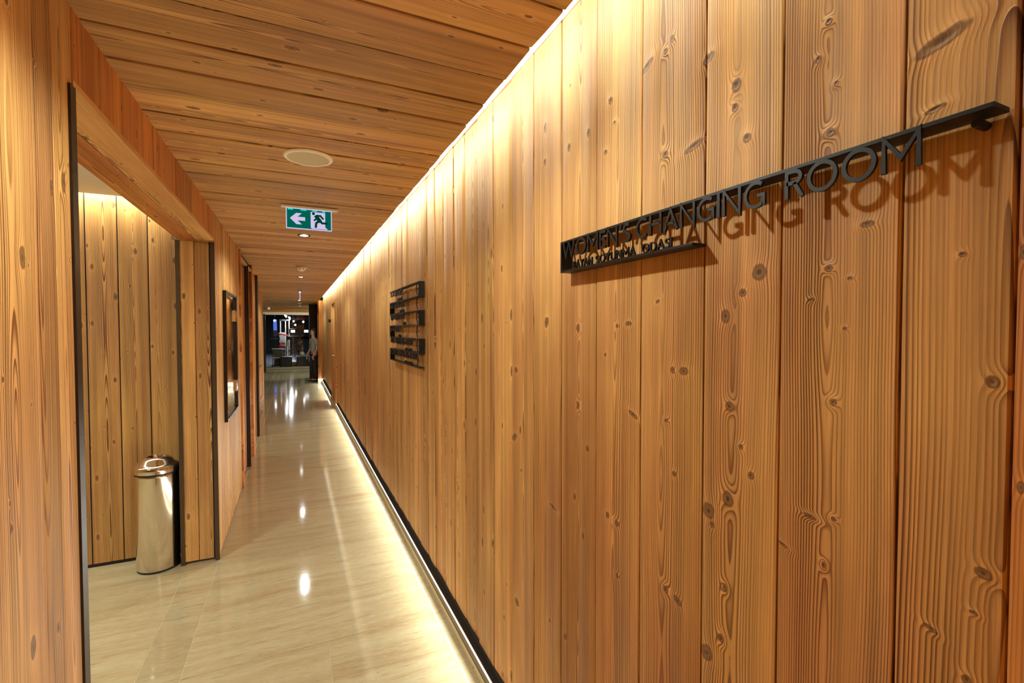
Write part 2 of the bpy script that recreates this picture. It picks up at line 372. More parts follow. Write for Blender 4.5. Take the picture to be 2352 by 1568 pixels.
# ---- left wall
mb = MB()
planks(mb, (XL,-2.4,0), (0,1,0), (0,0,1), (1,0,0), rep(.187, 1.345+2.4)+[.085,.112], .015, ZC+.03, bev=.002)
tag(mb.build('wall_left', [WOOD_NEAR,GAP]), 'near left wall of vertical larch boards before the niche', 'wall', kind='structure')
mb = MB()
planks(mb, (XL,1.542,0), (0,1,0), (0,0,1), (1,0,0), rep(.187, 3.79-1.542), 2.226, ZC+.03, bev=.002)
planks(mb, (XL+.002,1.542,2.205), (-1,0,0), (0,1,0), (0,0,-1), [.107,.109], 0, 3.79-1.542, th=.02, mids=[2,0], gap=.003, tilt=0, back=False)
mb.box(XL-.212,XL-.192,1.542,3.79,2.21,2.62,1)
mb.box(XL-.19,XL-.035,1.542,3.79,2.227,2.40,1)
tag(mb.build('wall_left.001', [WOOD_RED,GAP,WOOD_PALE]), 'reddish board lintel over the wide niche opening', 'wall', kind='structure')
mb = MB()
planks(mb, (-.71,3.79,0), (1,0,0), (0,0,1), (0,-1,0), [.098,.116], .02, 2.2, th=.02)
planks(mb, (XL,3.79,0), (0,1,0), (0,0,1), (1,0,0), rep(.1,5.40-3.79), .012, ZC+.03, bev=.004)
mb.box(-.708,-.52,3.812,5.40,0.02,2.4,1)
tag(mb.build('wall_left.002', [WOOD,GAP]), 'left wall pier of larch boards that carries the mirror', 'wall', kind='structure')
# bronze corner profiles of the opening, soffit edge strip
def corner(name, x0,x1,y0,y1,z0,z1,label,m=BRONZE):
    b = MB(); b.box(x0,x1,y0,y1,z0,z1); return tag(b.build(name,m), label,'trim',kind='structure')
corner('trim_2', XL-.045,XL+.004,1.514,1.546,0,2.205,'dark bronze edge profile on the near jamb of the niche',BRONZE_D)
corner('trim_3', XL-.022,XL+.004,3.783,3.795,0,2.2,'bronze edge profile on the outer far jamb of the niche')
corner('trim_4', -.716,-.692,3.783,3.80,0,2.2,'bronze edge profile on the inner far jamb beside the bin')
mb = MB(); planks(mb,(-.71,3.774,2.196),(1,0,0),(0,0,1),(0,-1,0),[.216],0,.016,th=.012,gap=0)
tag(mb.build('trim_5',[WOOD_PALE,GAP]),'narrow wooden strip at the head of the far niche jamb','trim',kind='structure')
# near jamb return (inside face of the opening)
mb = MB(); planks(mb,(XL-.045,1.542,0),(-1,0,0),(0,0,1),(0,1,0),[.17],.015,2.2,th=.02)
mb.box(-.71,XL-.035,-2.4,1.50,0.015,2.5,0)
tag(mb.build('wall_left.003',[WOOD,GAP]),'return of the near jamb inside the niche','wall',kind='structure')

# ---- niche room
mb = MB(); planks(mb,(-4.5,4.015,0),(1,0,0),(0,0,1),(0,-1,0),rep(.1695,4.5-1.252)+[.170,.167,.166,.045],.022,2.62,th=.02,gap=.005,tones=[.35,.5,.3,.55])
mb.box(-4.5,-.69,4.018,4.05,0,2.62,1)
tag(mb.build('wall_niche',[WOOD,GAP]),'back wall of the niche in vertical larch boards','wall',kind='structure')
mb = MB(); planks(mb,(-4.5,-3,0),(0,1,0),(0,0,1),(1,0,0),rep(.18,7.03),.022,2.62,th=.02)
tag(mb.build('wall_niche.001',[WOOD,GAP]),'side wall of the niche hidden behind the near jamb','wall',kind='structure')
mb = MB(); planks(mb,(-.71,-3,0),(-1,0,0),(0,0,1),(0,1,0),rep(.18,3.8),.022,2.62,th=.02)
tag(mb.build('wall_niche.002',[WOOD,GAP]),'front wall of the niche behind the near left wall','wall',kind='structure')
mb = MB(); mb.box(-4.5,-.712,-3,3.90,2.475,2.50)
mb.box(-4.5,-.706,-3,4.05,2.63,2.66)
tag(mb.build('ceiling.001',PLASTER),'white plaster ceiling over the niche','ceiling',kind='structure')
mb = MB(); mb.box(-.712,-.700,3.80,4.02,0,2.6); tag(mb.build('trim_6',[BRONZE_D]),'dark return beside the bin at the niche corner','trim',kind='structure')
# back wall of the corridor behind the camera
mb = MB(); planks(mb,(-.72,-2.4,0),(1,0,0),(0,0,1),(0,1,0),rep(.187,1.52),.0,2.62)
tag(mb.build('wall_back',[WOOD,GAP]),'larch board wall closing the corridor behind the viewer','wall',kind='structure')

# ---- far left: door leaf, posts, second opening
mb = MB()
planks(mb,(XL-.025,5.40,0),(0,1,0),(0,0,1),(1,0,0),[.13,.12,.12,.12,.12,.12],.012,2.30,bev=.003,tones=[.3,.4,.25])
dr = mb.build('door_1',[WOOD_RED,GAP]); tag(dr,'left side door of reddish boards flush beyond the mirror','door',kind='structure')
b = MB(); b.box(XL-.02,XL+.022,6.135,6.185,.02,2.335); b.build('door_edge',BRONZE_D,dr)
b = MB(); b.box(XL-.02,XL+.016,6.19,6.205,.02,2.335); b.build('edge_strip',STEEL,dr)
mb = MB(); planks(mb,(XL+.018,5.39,0),(0,1,0),(0,0,1),(1,0,0),[.03],0,2.40,th=.045,gap=0)
tag(mb.build('trim_7',[WOOD_RED,GAP]),'slim upright board where the mirror wall meets the left door','trim',kind='structure')
mb = MB(); planks(mb,(XL-.03,6.22,0),(0,1,0),(0,0,1),(1,0,0),[.16,.16,.16],.012,2.32,bev=.004)
planks(mb,(XL+.02,6.70,0),(0,1,0),(0,0,1),(1,0,0),[.16],.0,2.40,th=.06)
mb.box(-.70,XL-.052,5.40,6.9,.02,2.4,1)
tag(mb.build('wall_left.004',[WOOD_RED,GAP]),'narrow reddish pier between the left door and second opening','wall',kind='structure')
mb = MB(); planks(mb,(XL-.04,5.42,2.32),(0,0,1),(0,1,0),(1,0,0),[.08],0,1.44,th=.03,gap=0)
planks(mb,(XL-.04,5.42,2.32),(1,0,0),(0,1,0),(0,0,-1),[.055],0,1.44,th=.02,gap=0)
o = mb.build('trim_8',[WOOD_PALE,GAP]); tag(o,'pale board fascia above the left door under the ceiling','trim',kind='structure')
mb = MB(); planks(mb,(-.66,7.93,0),(1,0,0),(0,0,1),(0,-1,0),[.135],.0,2.40)
mb.box(-.525,XL,7.925,7.965,0,2.40,2); mb.box(-.66,-.5,7.955,8.1,0,2.4,1)
tag(mb.build('wall_left.005',[WOOD,GAP,BRONZE_D]),'board jamb with dark edge facing the viewer past the second opening','wall',kind='structure')
mb = MB(); planks(mb,(-.66,8.1,0),(0,1,0),(0,0,1),(1,0,0),rep(.187,12.3-8.1),.0,2.40)
mb.box(-2.3,-.685,12.25,12.3,0,2.4,1); mb.box(-.70,-.685,8.1,12.3,0,2.4,1)
tag(mb.build('wall_left.006',[WOOD,GAP]),'far left wall of larch boards carrying the louvred vent','wall',kind='structure')
mb = MB(); planks(mb,(-1.6,6.9,0),(1,0,0),(0,0,1),(0,1,0),rep(.187,.9),.0,2.40)
planks(mb,(-1.6,6.9,0),(0,1,0),(0,0,1),(1,0,0),rep(.187,1.2),.0,2.40)
planks(mb,(-1.6,8.05,0),(1,0,0),(0,0,1),(0,-1,0),rep(.187,.94),.0,2.40)
tag(mb.build('wall_left.007',[WOOD,GAP]),'inner walls of the second left opening','wall',kind='structure')

# ---- right door beyond the directory, pier at the end of the right wall
mb = MB(); planks(mb,(XW+.02,10.08,0),(0,1,0),(0,0,1),(-1,0,0),rep(.187,1.18),.02,2.16)
dr = mb.build('door_2',[WOOD,GAP]); tag(dr,'flush board door recessed in the far right wall','door',kind='structure')
b = MB(); b.box(.732,.80,10.02,10.075,.0,2.20); b.box(.745,.80,11.265,11.32,0,2.20); b.box(.755,.80,10.075,11.265,2.165,2.20); b.build('door_frame',[WOOD],dr)
b = MB(); b.tube([(.79,11.12,1.02),(.745,11.12,1.02),(.745,11.0,1.02)],.008); b.build('door_handle',STEEL,dr)
b = MB(); b.box(.730,.80,10.015,10.075,0,.1); b.build('plinth',SKIRT,dr)
mb = MB(); planks(mb,(.618,15.05,0),(1,0,0),(0,0,1),(0,-1,0),[.165],.13,2.46)
planks(mb,(.618,15.05,0),(0,1,0),(0,0,1),(-1,0,0),[.2],.0,2.46); mb.box(.64,.80,15.08,15.25,0,2.46,1)
mb.box(.616,.76,15.035,15.06,0,.10,2)
tag(mb.build('wall_right.001',[WOOD_RED,GAP,SKIRT]),'board pier facing the viewer where the right wall ends','wall',kind='structure')
mb = MB(); mb.box(.612,.757,15.026,15.036,.10,.13)
tag(mb.build('led_strip.002',LEDLOW),'short glowing light strip across the foot of the end pier','light strip','skirting light strips')

# ------------------------------------------------------------------ ceiling fittings
def downlight(y, x, label):
    t = empty('downlight',(x,y,ZC),label,'ceiling light','recessed ceiling downlights')
    b = MB(); b.lathe([(.036,.004),(.037,-.002),(.048,-.004),(.05,.001)],(x,y,ZC),32); b.build('trim_ring',BLACK,t)
    b = MB(); b.lathe([(.0005,-.0015),(.026,-.0015),(.036,.002)],(x,y,ZC),32); b.build('lens',LAMP,t)
    l = bpy.data.lights.new('downlight_lamp','SPOT'); l.energy = SPOT; l.spot_size = math.radians(152); l.spot_blend = .5
    l.color = (.92,1.0,.92); l.shadow_soft_size = .022
    lo = bpy.data.objects.new('downlight_lamp',l); COL.objects.link(lo); lo.parent = t; lo.location = (0,0,-.03)
SPOT = 30
DL = [(1.15,.10,'recessed ceiling downlight above the changing room sign'),(4.41,.083,'recessed ceiling downlight just beyond the green exit sign'),
      (7.9,.095,'recessed ceiling downlight just beyond the first smoke detector'),(11.1,.11,'recessed ceiling downlight by the white edge-on hanging sign'),(14.33,.127,'recessed ceiling downlight just before the far smoke detector'),
      (17.5,.166,'recessed ceiling downlight furthest down the corridor'),(-1.7,.10,'recessed ceiling downlight behind the viewer')]
for y,x,lb in DL: downlight(y,x,lb)

t = empty('ceiling_speaker',(.068,2.407,ZC),'round cream loudspeaker set flush in the ceiling boards','speaker')
b = MB(); b.lathe([(.089,.003),(.090,-.006),(.103,-.006),(.107,-.002),(.108,.002)],(.068,2.407,ZC),64); b.build('ring',CREAM,t)
b = MB(); b.lathe([(.0005,-.005),(.089,-.004)],(.068,2.407,ZC),64); b.build('grille',GRILLE,t)

def smoke(x,y,label,r=.075):
    t = empty('smoke_detector',(x,y,ZC),label,'smoke detector','smoke detectors')
    b = MB(); b.lathe([(r*.9,.0),(r*.9,-.012),(r,-.014),(r,-.024),(r*.8,-.034),(r*.62,-.037),(.001,-.037)],(x,y,ZC),32); b.build('base',CREAM,t)
    b = MB(); b.lathe([(r*.55,-.037),(r*.5,-.046),(r*.22,-.056),(.001,-.058)],(x,y,ZC),24); b.build('sensor_head',CREAM,t)
    for k in range(10):
        a = 2*PI*k/10; b = MB(); b.box(x+math.cos(a)*r*.84-.007,x+math.cos(a)*r*.84+.007,y+math.sin(a)*r*.84-.007,y+math.sin(a)*r*.84+.007,ZC-.0345,ZC-.026); b.build('vent_slot',BLACKPL,t)
smoke(.088,6.62,'cream smoke detector nearest along the ceiling, beyond the exit sign')
smoke(.134,15.26,'cream smoke detector far down the corridor between two downlights')

# exit sign
t = empty('exit_sign',(.096,3.37,ZC),'green lit running man exit sign hanging from the ceiling','exit sign')
b = MB(); b.box(-.071,.271,3.352,3.388,ZC-.014,ZC); b.build('ceiling_plate',CREAM,t,bevel=.002)
SX0,SX1,SZ0,SZ1 = -.043,.234,2.252,2.388
GREEN = emit('exit_green',srgb(0,66,56),.7); GREENB = emit('exit_green_bright',srgb(20,190,176),1.15)
EXW = emit('exit_white',srgb(214,200,236),.78); EXD = emit('exit_dark',srgb(4,40,34),.8)
def greenmat():
    m = NT('exit_panel_green'); tc = m.n('ShaderNodeTexCoord').outputs['Generated']
    sp = m.n('ShaderNodeSeparateXYZ'); m.link(tc, sp.inputs[0])
    e = m.n('ShaderNodeEmission'); e.inputs[0].default_value = srgb(0,98,82); e.inputs[1].default_value = .8
    m.link(e.outputs[0], m.out.inputs[0]); return m.mat
b = MB(); b.box(SX0,SX1,3.366,3.374,SZ0,SZ1); fr = b.build('frame',EXW,t,bevel=.003)
b = MB(); b.box(SX0+.006,SX1-.006,3.3645,3.3665,SZ0+.006,SZ1-.008); b.build('panel',greenmat(),t)
for cx,w in ((.0,.03),(.075,.035),(.145,.03),(.205,.02)):
    b = MB(); b.box(SX0+.012+cx,SX0+.012+cx+w,3.364,3.3646,SZ1-.016,SZ1-.009); b.build('led_glow',GREENB,t)
def flat(mb, pts, y, th=.0006):
    n = len(pts); vs = [(x,y,z) for x,z in pts]+[(x,y-th,z) for x,z in pts]
    mb.add(vs,[tuple(range(n,2*n)),tuple(range(n-1,-1,-1))]+[(k,(k+1)%n,n+(k+1)%n,n+k) for k in range(n)])
Wd, Hd = SX1-SX0, SZ1-SZ0
P = lambda u,v: (SX0+u*Wd, SZ0+v*Hd)
b = MB(); flat(b,[P(*q) for q in ((.085,.49),(.22,.75),(.34,.75),(.25,.575),(.41,.575),(.41,.40),(.25,.40),(.34,.22),(.22,.22))],3.3640); b.build('arrow',EXW,t)
b = MB(); flat(b,[P(*q) for q in ((.53,.10),(.53,.86),(.85,.86),(.85,.17),(.91,.06),(.56,.06))],3.3640); b.build('doorway',EXW,t)
b = MB()
flat(b,[P(.592+.034*math.cos(k*PI/8),.785+.069*math.sin(k*PI/8)) for k in range(16)],3.3632)
def stroke(mb,pts,w,y):
    for (a,c) in zip(pts[:-1],pts[1:]):
        a=Vector(P(*a));c=Vector(P(*c));d=(c-a).normalized();n=Vector((-d.y,d.x))*w/2;e=d*w*.35
        flat(mb,[tuple(a-e+n),tuple(a-e-n),tuple(c+e-n),tuple(c+e+n)],y)
stroke(b,[(.655,.66),(.73,.45)],.024,3.3632); stroke(b,[(.665,.70),(.745,.70),(.80,.57)],.012,3.3631); stroke(b,[(.66,.64),(.645,.52),(.61,.47)],.011,3.3631)
stroke(b,[(.72,.46),(.78,.36),(.88,.36)],.014,3.3630); stroke(b,[(.71,.46),(.65,.33),(.64,.15)],.014,3.3630)
b.build('running_figure',GREEN,t)

# edge-on hanging sign further away
t = empty('hanging_sign',(.105,10.5,ZC),'slim lit sign seen edge-on hanging beyond the second downlight','sign')
b = MB(); b.box(.065,.145,10.42,10.60,ZC-.03,ZC); b.build('ceiling_plate',CHROME,t,bevel=.003)
b = MB(); b.box(.098,.112,10.36,10.66,ZC-.21,ZC-.03); b.build('panel',EXW,t)
# wall sensor on the header
t = empty('motion_sensor',(-.86,19.2,2.36),'small white motion sensor high on the left by the end ceiling','sensor')
b = MB(); b.lathe([(.06,.04),(.06,.0),(.05,-.03),(.02,-.05),(.001,-.052)],(-.86,19.2,2.36),20); b.build('body',CREAM,t)
b = MB(); b.lathe([(.03,-.0505),(.028,-.056),(.001,-.06)],(-.86,19.2,2.36),16); b.build('lens',PLASTER,t)

# ------------------------------------------------------------------ lettering made of strokes
def arc(cx,cz,rx,rz,a0,a1,n=18): return [(cx+rx*math.cos(math.radians(a0+(a1-a0)*k/n)), cz+rz*math.sin(math.radians(a0+(a1-a0)*k/n))) for k in range(n+1)]
T = .135; h = T/2
def glyphs():
    G = {}; t=h
    G['O']=(1.04,[arc(.52,.5,.52-t,.5-t+.02,0,360,28)])
    G['C']=(.86,[arc(.50,.5,.50-t,.5-t+.02,52,308,22)])
    G['G']=(.92,[arc(.50,.5,.50-t,.5-t+.02,52,312,22),[(.84,.06),(.84,.45),(.58,.45)]])
    G['W']=(1.36,[[(t,1),(.36,0),(.68,.96),(1.0,0),(1.36-t,1)]])
    G['M']=(1.04,[[(t,0),(t,1),(.52,.36),(1.04-t,1),(1.04-t,0)]])
    G['N']=(.88,[[(t,0),(t,1),(.88-t,0),(.88-t,1)]])
    G['E']=(.54,[[(.54,1-t),(t,1-t),(t,t),(.54,t)],[(t,.52),(.48,.52)]])
    G['F']=(.52,[[(.52,1-t),(t,1-t),(t,0)],[(t,.52),(.46,.52)]])
    G['L']=(.5,[[(t,1),(t,t),(.5,t)]])
    G['H']=(.84,[[(t,0),(t,1)],[(.84-t,0),(.84-t,1)],[(t,.52),(.84-t,.52)]])
    G['I']=(2*t,[[(t,0),(t,1)]])
    G['A']=(.92,[[(t*.8,0),(.46,.97),(.92-t*.8,0)],[(.2,.34),(.72,.34)]])
    G['S']=(.56,[arc(.28,.735,.22,.20,40,255,12)+arc(.28,.265,.235,.20,88,-148,14)])
    G['R']=(.70,[[(t,0),(t,1-t)]+arc(.36,.735,.23,.2,90,-90,12)+[(t,.535)],[(.36,.535),(.70-t*.6,0)]])
    G['P']=(.58,[[(t,0),(t,1-t)]+arc(.30,.735,.22,.2,90,-90,12)+[(t,.535)]])
    G['B']=(.60,[[(t,t),(t,1-t)]+arc(.30,.745,.19,.19,90,-90,10)+[(t,.555)],[(t,.52)]+arc(.32,.295,.22,.23,90,-90,10)+[(t,t)]])
    G['D']=(.84,[[(t,t),(t,1-t)]+arc(.36,.5,.42,.5-t,90,-90,16)+[(t,t)]])
    G['Y']=(.78,[[(t*.8,1),(.39,.5),(.78-t*.8,1)],[(.39,.5),(.39,0)]])
    G['U']=(.82,[[(t,1),(t,.36)]+arc(.41,.36,.41-t,.36-t,180,360,14)+[(.82-t,1)]])
    G['V']=(.86,[[(t*.8,1),(.43,.03),(.86-t*.8,1)]])
    G['Z']=(.66,[[(0,1-t),(.62,1-t),(.04,t),(.66,t)]])
    G['T']=(.66,[[(0,1-t),(.66,1-t)],[(.33,1-t),(.33,0)]])
    G['X']=(.76,[[(t,0),(.76-t,1)],[(t,1),(.76-t,0)]])
    G['K']=(.7,[[(t,0),(t,1)],[(.66,1),(t,.47),(.68,0)]])
    G["'"]=(.2,[[(.14,1.02),(.12,.86),(.05,.74)]])
    return G
GL = glyphs()
def ribbon(mb, pts, place, th, w):
    """pts in glyph space, w stroke width, place(gx,gz,d)->world"""
    closed = (Vector(pts[0])-Vector(pts[-1])).length < 1e-4
    if closed: pts = pts[:-1]
    n = len(pts); L=[];Rr=[]
    for i in range(n):
        p = Vector(pts[i])
        a = Vector(pts[i-1]) if (i>0 or closed) else None
        c = Vector(pts[(i+1)%n]) if (i<n-1 or closed) else None
        d1 = (p-a).normalized() if a is not None else None; d2 = (c-p).normalized() if c is not None else None
        d1 = d1 or d2; d2 = d2 or d1
        n1 = Vector((-d1.y,d1.x)); n2 = Vector((-d2.y,d2.x)); m = (n1+n2)
        if m.length<.3: m = n1
        m.normalize(); k = min(1/max(.3,m.dot(n1)),2.2)
        L.append(p+m*w/2*k); Rr.append(p-m*w/2*k)
    vs = []
    for i in range(n):
        for q in (L[i],Rr[i]):
            for d in (0,th): vs.append(place(q.x,q.y,d))
    fs = []
    for i in range(n if closed else n-1):
        a=4*i; c=4*((i+1)%n)
        fs += [(a,a+2,c+2,c),(a+1,c+1,c+3,a+3),(a,c,c+1,a+1),(a+2,a+3,c+3,c+2)]
    if not closed: fs += [(0,1,3,2),(4*n-4,4*n-2,4*n-1,4*n-3)]
    mb.add(vs,fs)
def word(mbs, text, y_start, z, hgt, y_end, xf=.728, th=.005, gap=.13):
    """text reading towards -Y on the right wall, fitted between y_start and y_end; mbs: MB or list to collect one MB per letter"""
    adv = sum(GL[c][0]+gap for c in text)-gap
    sx = (y_start-y_end)/adv
    x = 0
    for c in text:
        w,strokes = GL[c]
        mb = MB() if isinstance(mbs,list) else mbs
        for s in strokes:
            ribbon(mb, s, lambda gx,gz,d,x=x: (xf+d, y_start-(x+gx)*sx, z+gz*hgt), th, T)
        if isinstance(mbs,list): mbs.append(mb)
        x += w+gap

# women's changing room sign
t = empty('wall_sign',(.768,.745,1.768),"black steel women's changing room sign on the near right wall",'sign')
b = MB(); b.box(.729,XW,.262,1.228,1.8545,1.8605); b.build('top_bar',BLACK,t,bevel=.0006)
b = MB(); b.box(.729,XW,1.222,1.228,1.7685,1.8545); b.build('end_plate',BLACK,t,bevel=.0006)
b = MB(); b.box(.729,XW,.711,1.222,1.7685,1.7745); b.build('lower_bar',BLACK,t,bevel=.0006)
b = MB(); b.tube([(XW,.283,1.846),(.745,.283,1.846)],.0055,12); b.build('standoff',BLACK,t)
for wd,y0,y1 in (("WOMEN'S",1.214,.903),('CHANGING',.882,.549),('ROOM',.514,.330)):
    ls=[]; word(ls,wd,y0,1.8095,.0455,y1)
    for q in ls: q.build('letter',BLACK,t)
for wd,y0,y1 in (('BAYAN',1.157,1.062),('SOYUNMA',1.045,.885),('ODASI',.862,.768)):
    ls=[]; word(ls,wd,y0,1.7740,.0205,y1)
    for q in ls: q.build('small_letter',BLACK,t)

# directory sign
t = empty('directory_sign',(.768,3.5,1.35),'black steel direction board of six stacked rows on the right wall','sign')
PZ = .0935; YL,YR = 4.025,3.012
rows = [(['SOLARIUM'],3.52,'SOLARYUM',3.52),(['RELAXATION'],3.46,'DINLENME',3.45),(['SWIMMING','POOL'],3.45,'HAVUZ',3.40),(['SAUNA'],3.58,'SAUNA',3.56),
        (["MEN'S",'CHANGING','ROOM'],3.20,'BAY SOYUNMA',3.20),(["WOMEN'S",'CHANGING','ROOM'],3.075,'BAYAN SOYUNMA',3.18)]
for k in range(7):
    z = 1.912-k*PZ
    b = MB(); b.box(.729,XW,YR+(.0 if k<6 else .01),YL,z-.006,z); b.build('shelf_bar',BLACK,t)
for k,(wds,ye,small,ys) in enumerate(rows):
    z = 1.912-k*PZ
    yy = YR if k%2==0 else YL
    b = MB(); b.box(.729,XW,yy-(0 if k%2==0 else .006),yy+(.006 if k%2==0 else 0),z-PZ,z-.006); b.build('end_plate',BLACK,t)
    tot = sum(sum(GL[c][0]+.13 for c in w) for w in wds)+.45*(len(wds)-1)-.13*1
    y = 3.995; sc = (3.995-ye)/tot; b = []
    for w in wds:
        aw = (sum(GL[c][0]+.13 for c in w)-.13)*sc
        word(b,w,y,z-.006-.042,.044,y-aw); y -= aw+.55*sc
    for q in b: q.build('letter',BLACK,t)
    b = []; sl = small.split(); n = len(small); yw = ys+.021*n; 
    for w in sl:
        word(b,w,yw,z-PZ,.021,yw-.021*len(w)+.004); yw -= .021*(len(w)+.7)
    for q in b: q.build('small_letter',BLACK,t)
    s_ = 1 if k<5 else -1; ya = 3.085 if k<5 else 3.035
    b = MB(); pl = lambda gx,gz,d: (.728+d, ya-s_*gx, z-.006+gz)
    ribbon(b,[(.03,-.002),(0,-.04),(.034,-.08)],pl,.005,.006); ribbon(b,[(0,-.04),(.045,-.04)],pl,.005,.006)
    b.build('arrow',BLACK,t)
# flag sign beside the far right door
t = empty('door_sign',(.768,11.7,1.75),'tiny black projecting sign beside the far right door','sign')
b = MB(); b.box(.70,XW,11.55,11.556,1.76,1.83); b.build('plate',BLACK,t)
b = MB(); b.box(.70,XW,11.556,11.80,1.823,1.83); b.build('bar',BLACK,t)

# ------------------------------------------------------------------ mirror on the left wall
t = empty('wall_mirror',(XL,4.55,1.39),'tall mirror in a dark bronze frame on the left wall','mirror')
y0,y1,z0,z1 = 4.19,4.93,.885,1.90
b = MB()
b.box(XL,XL+.022,y0,y0+.018,z0,z1); b.box(XL,XL+.022,y1-.018,y1,z0,z1); b.box(XL,XL+.022,y0+.018,y1-.018,z0,z0+.018); b.box(XL,XL+.022,y0+.018,y1-.018,z1-.018,z1)
b.build('frame',BRONZE_D,t)
b = MB(); b.box(XL+.002,XL+.006,y0+.018,y1-.018,z0+.018,z1-.018); b.build('glass',MIRROR,t)
for zz in (1.72,1.10):
    b = MB(); b.box(XL+.006,XL+.020,y1-.10,y1-.03,zz-.05,zz+.05); b.tube([(XL+.014,y1-.03,zz-.05),(XL+.014,y1-.03,zz+.05)],.008,10); b.build('hinge',CHROME,t)
b = MB(); b.tube([(XL+.006,4.33,1.42),(XL+.02,4.33,1.42),(XL+.028,4.33,1.42)],[.006,.006,.013],12); b.build('knob',CHROME,t)

# louvred vent
t = empty('louvre_vent',(-.66,10.9,.1),'low wooden louvred vent on the far left wall','vent')
y0,y1,z0,z1 = 10.3,11.35,.14,.84
b = MB(); b.box(-.66,-.625,y0,y0+.08,z0,z1); b.box(-.66,-.625,y1-.08,y1,z0,z1); b.box(-.66,-.625,y0+.08,y1-.08,z0,z0+.08); b.box(-.66,-.625,y0+.08,y1-.08,z1-.08,z1); b.build('frame',WOOD_RED,t)
for k in range(10):
    z = z0+.1+k*.052
    b = MB(); b.add([(-.658,y0+.08,z+.03),(-.63,y0+.08,z),(-.63,y0+.08,z+.012),(-.658,y0+.08,z+.042),(-.658,y1-.08,z+.03),(-.63,y1-.08,z),(-.63,y1-.08,z+.012),(-.658,y1-.08,z+.042)],[(0,1,2,3),(7,6,5,4),(0,4,5,1),(1,5,6,2),(2,6,7,3),(3,7,4,0)]); b.build('slat',WOOD_PALE,t)

# ------------------------------------------------------------------ bin in the niche
BX,BY,br = -.853,3.852,.121
t = empty('waste_bin',(BX,BY,0),'tall polished steel bin with funnel lid standing in the niche','bin')
b = MB(); b.lathe([(br-.004,0),(br-.002,.012)],(BX,BY,0),64,cap0=True); b.build('base_ring',BLACKPL,t)
b = MB(); b.lathe([(br-.003,.012),(br,.016),(br,.020),(br,.03),(br,.3),(br,.62),(br,.63),(br,.636),(br-.004,.642)],(BX,BY,0),96); b.build('body',CHROME,t)
b = MB(); b.lathe([(br-.001,.640),(br+.003,.641),(br+.003,.648),(br-.001,.649)],(BX,BY,0),96); b.build('seal_ring',BLACKPL,t)
b = MB(); b.lathe([(br+.002,.650),(br+.006,.653),(br+.006,.658),(br+.006,.672),(br+.006,.688),(br+.004,.694),(br-.004,.700),(br-.02,.710),(.085,.735),(.066,.748),(.060,.751),(.055,.749),(.050,.735),(.042,.69),(.040,.66)],(BX,BY,0),96); b.build('lid',CHROME,t)
b = MB(); b.lathe([(.0005,.655),(.043,.66)],(BX,BY,0),48); b.build('opening',BLACKPL,t)

# ------------------------------------------------------------------ end of the corridor: header, glass front, dark panel
mb = MB(); planks(mb,(-2.4,20.4,2.27),(0,0,1),(1,0,0),(0,-1,0),[.066,.066],0,3.1,th=.03)
mb.box(-2.4,.7,20.43,20.7,2.27,2.42,1)
tag(mb.build('wall_end',[WOOD_RED,GAP]),'reddish board header above the glass front at the end','wall',kind='structure')
mb = MB(); mb.box(-2.4,.70,20.42,20.62,2.17,2.27); mb.box(-2.4,.70,20.36,20.46,2.20,2.22)
tag(mb.build('trim_9',CREAM),'cream beam along the top of the gym glass front','trim',kind='structure')
mb = MB(); planks(mb,(.43,16.3,0),(1,0,0),(0,0,1),(0,-1,0),[.3,.3,.35],.0,2.41,th=.05)
mb.box(.43,.46,16.33,16.9,0,2.41,1)
DARKWOOD = plain('dark_stained_panel',srgb(44,31,24),.4,0,.2,5.)
tag(mb.build('wall_end.001',[DARKWOOD,GAP]),'dark brown panel just past the end of the right wall','wall',kind='structure')
mb = MB(); mb.box(-2.4,.72,20.95,21.25,0,.085)
tag(mb.build('trim_10',STONE),'low stone kerb under the gym glass front','trim',kind='structure')
mb = MB(); mb.box(3.2,3.23,14.9,20.8,0,2.5); mb.box(-2.43,-2.4,7,20.8,0,2.5); mb.box(.72,3.2,20.8,20.9,0,2.5); mb.box(.80,3.2,14.9,14.95,0,2.5)
tag(mb.build('wall_end.002',DARKROOM),'dark walls enclosing the hall at the end of the corridor','wall',kind='structure')
def glass():
    m = NT('clear_glass'); tr = m.n('ShaderNodeBsdfTransparent'); gl = m.n('ShaderNodeBsdfGlossy'); gl.inputs['Roughness'].default_value=.02
    tr.inputs[0].default_value = (.93,.95,.95,1)
    fr = m.n('ShaderNodeFresnel'); fr.inputs[0].default_value = 1.45
    mx = m.n('ShaderNodeMixShader'); m.link(fr.outputs[0],mx.inputs[0]); m.link(tr.outputs[0],mx.inputs[1]); m.link(gl.outputs[0],mx.inputs[2]); m.link(mx.outputs[0],m.out.inputs[0]); return m.mat
GLASS = glass()
for i,(x0,x1) in enumerate(((-2.35,-1.08),(-.98,-.07),(-.06,.70))):
    mb = MB(); mb.box(x0,x1,21.08,21.092,.085,2.2)
    w = mb.build('window_%d'%(i+1),GLASS); tag(w,['glass panel left of the dark door post at the end','middle glass panel of the gym front','right hand glass panel of the gym front'][i],'window',kind='structure')
    b = MB(); b.box(x1-.004,x1+.006,21.075,21.097,.085,2.17); b.build('glass_edge',STEEL,w)
mb = MB(); mb.box(-1.075,-.985,19.7,19.80,0,2.17); mb.box(-1.075,-1.04,19.8,21.1,0,.04)
tag(mb.build('trim_11',DARKWOOD),'dark brown upright post at the left of the glass front','trim',kind='structure')

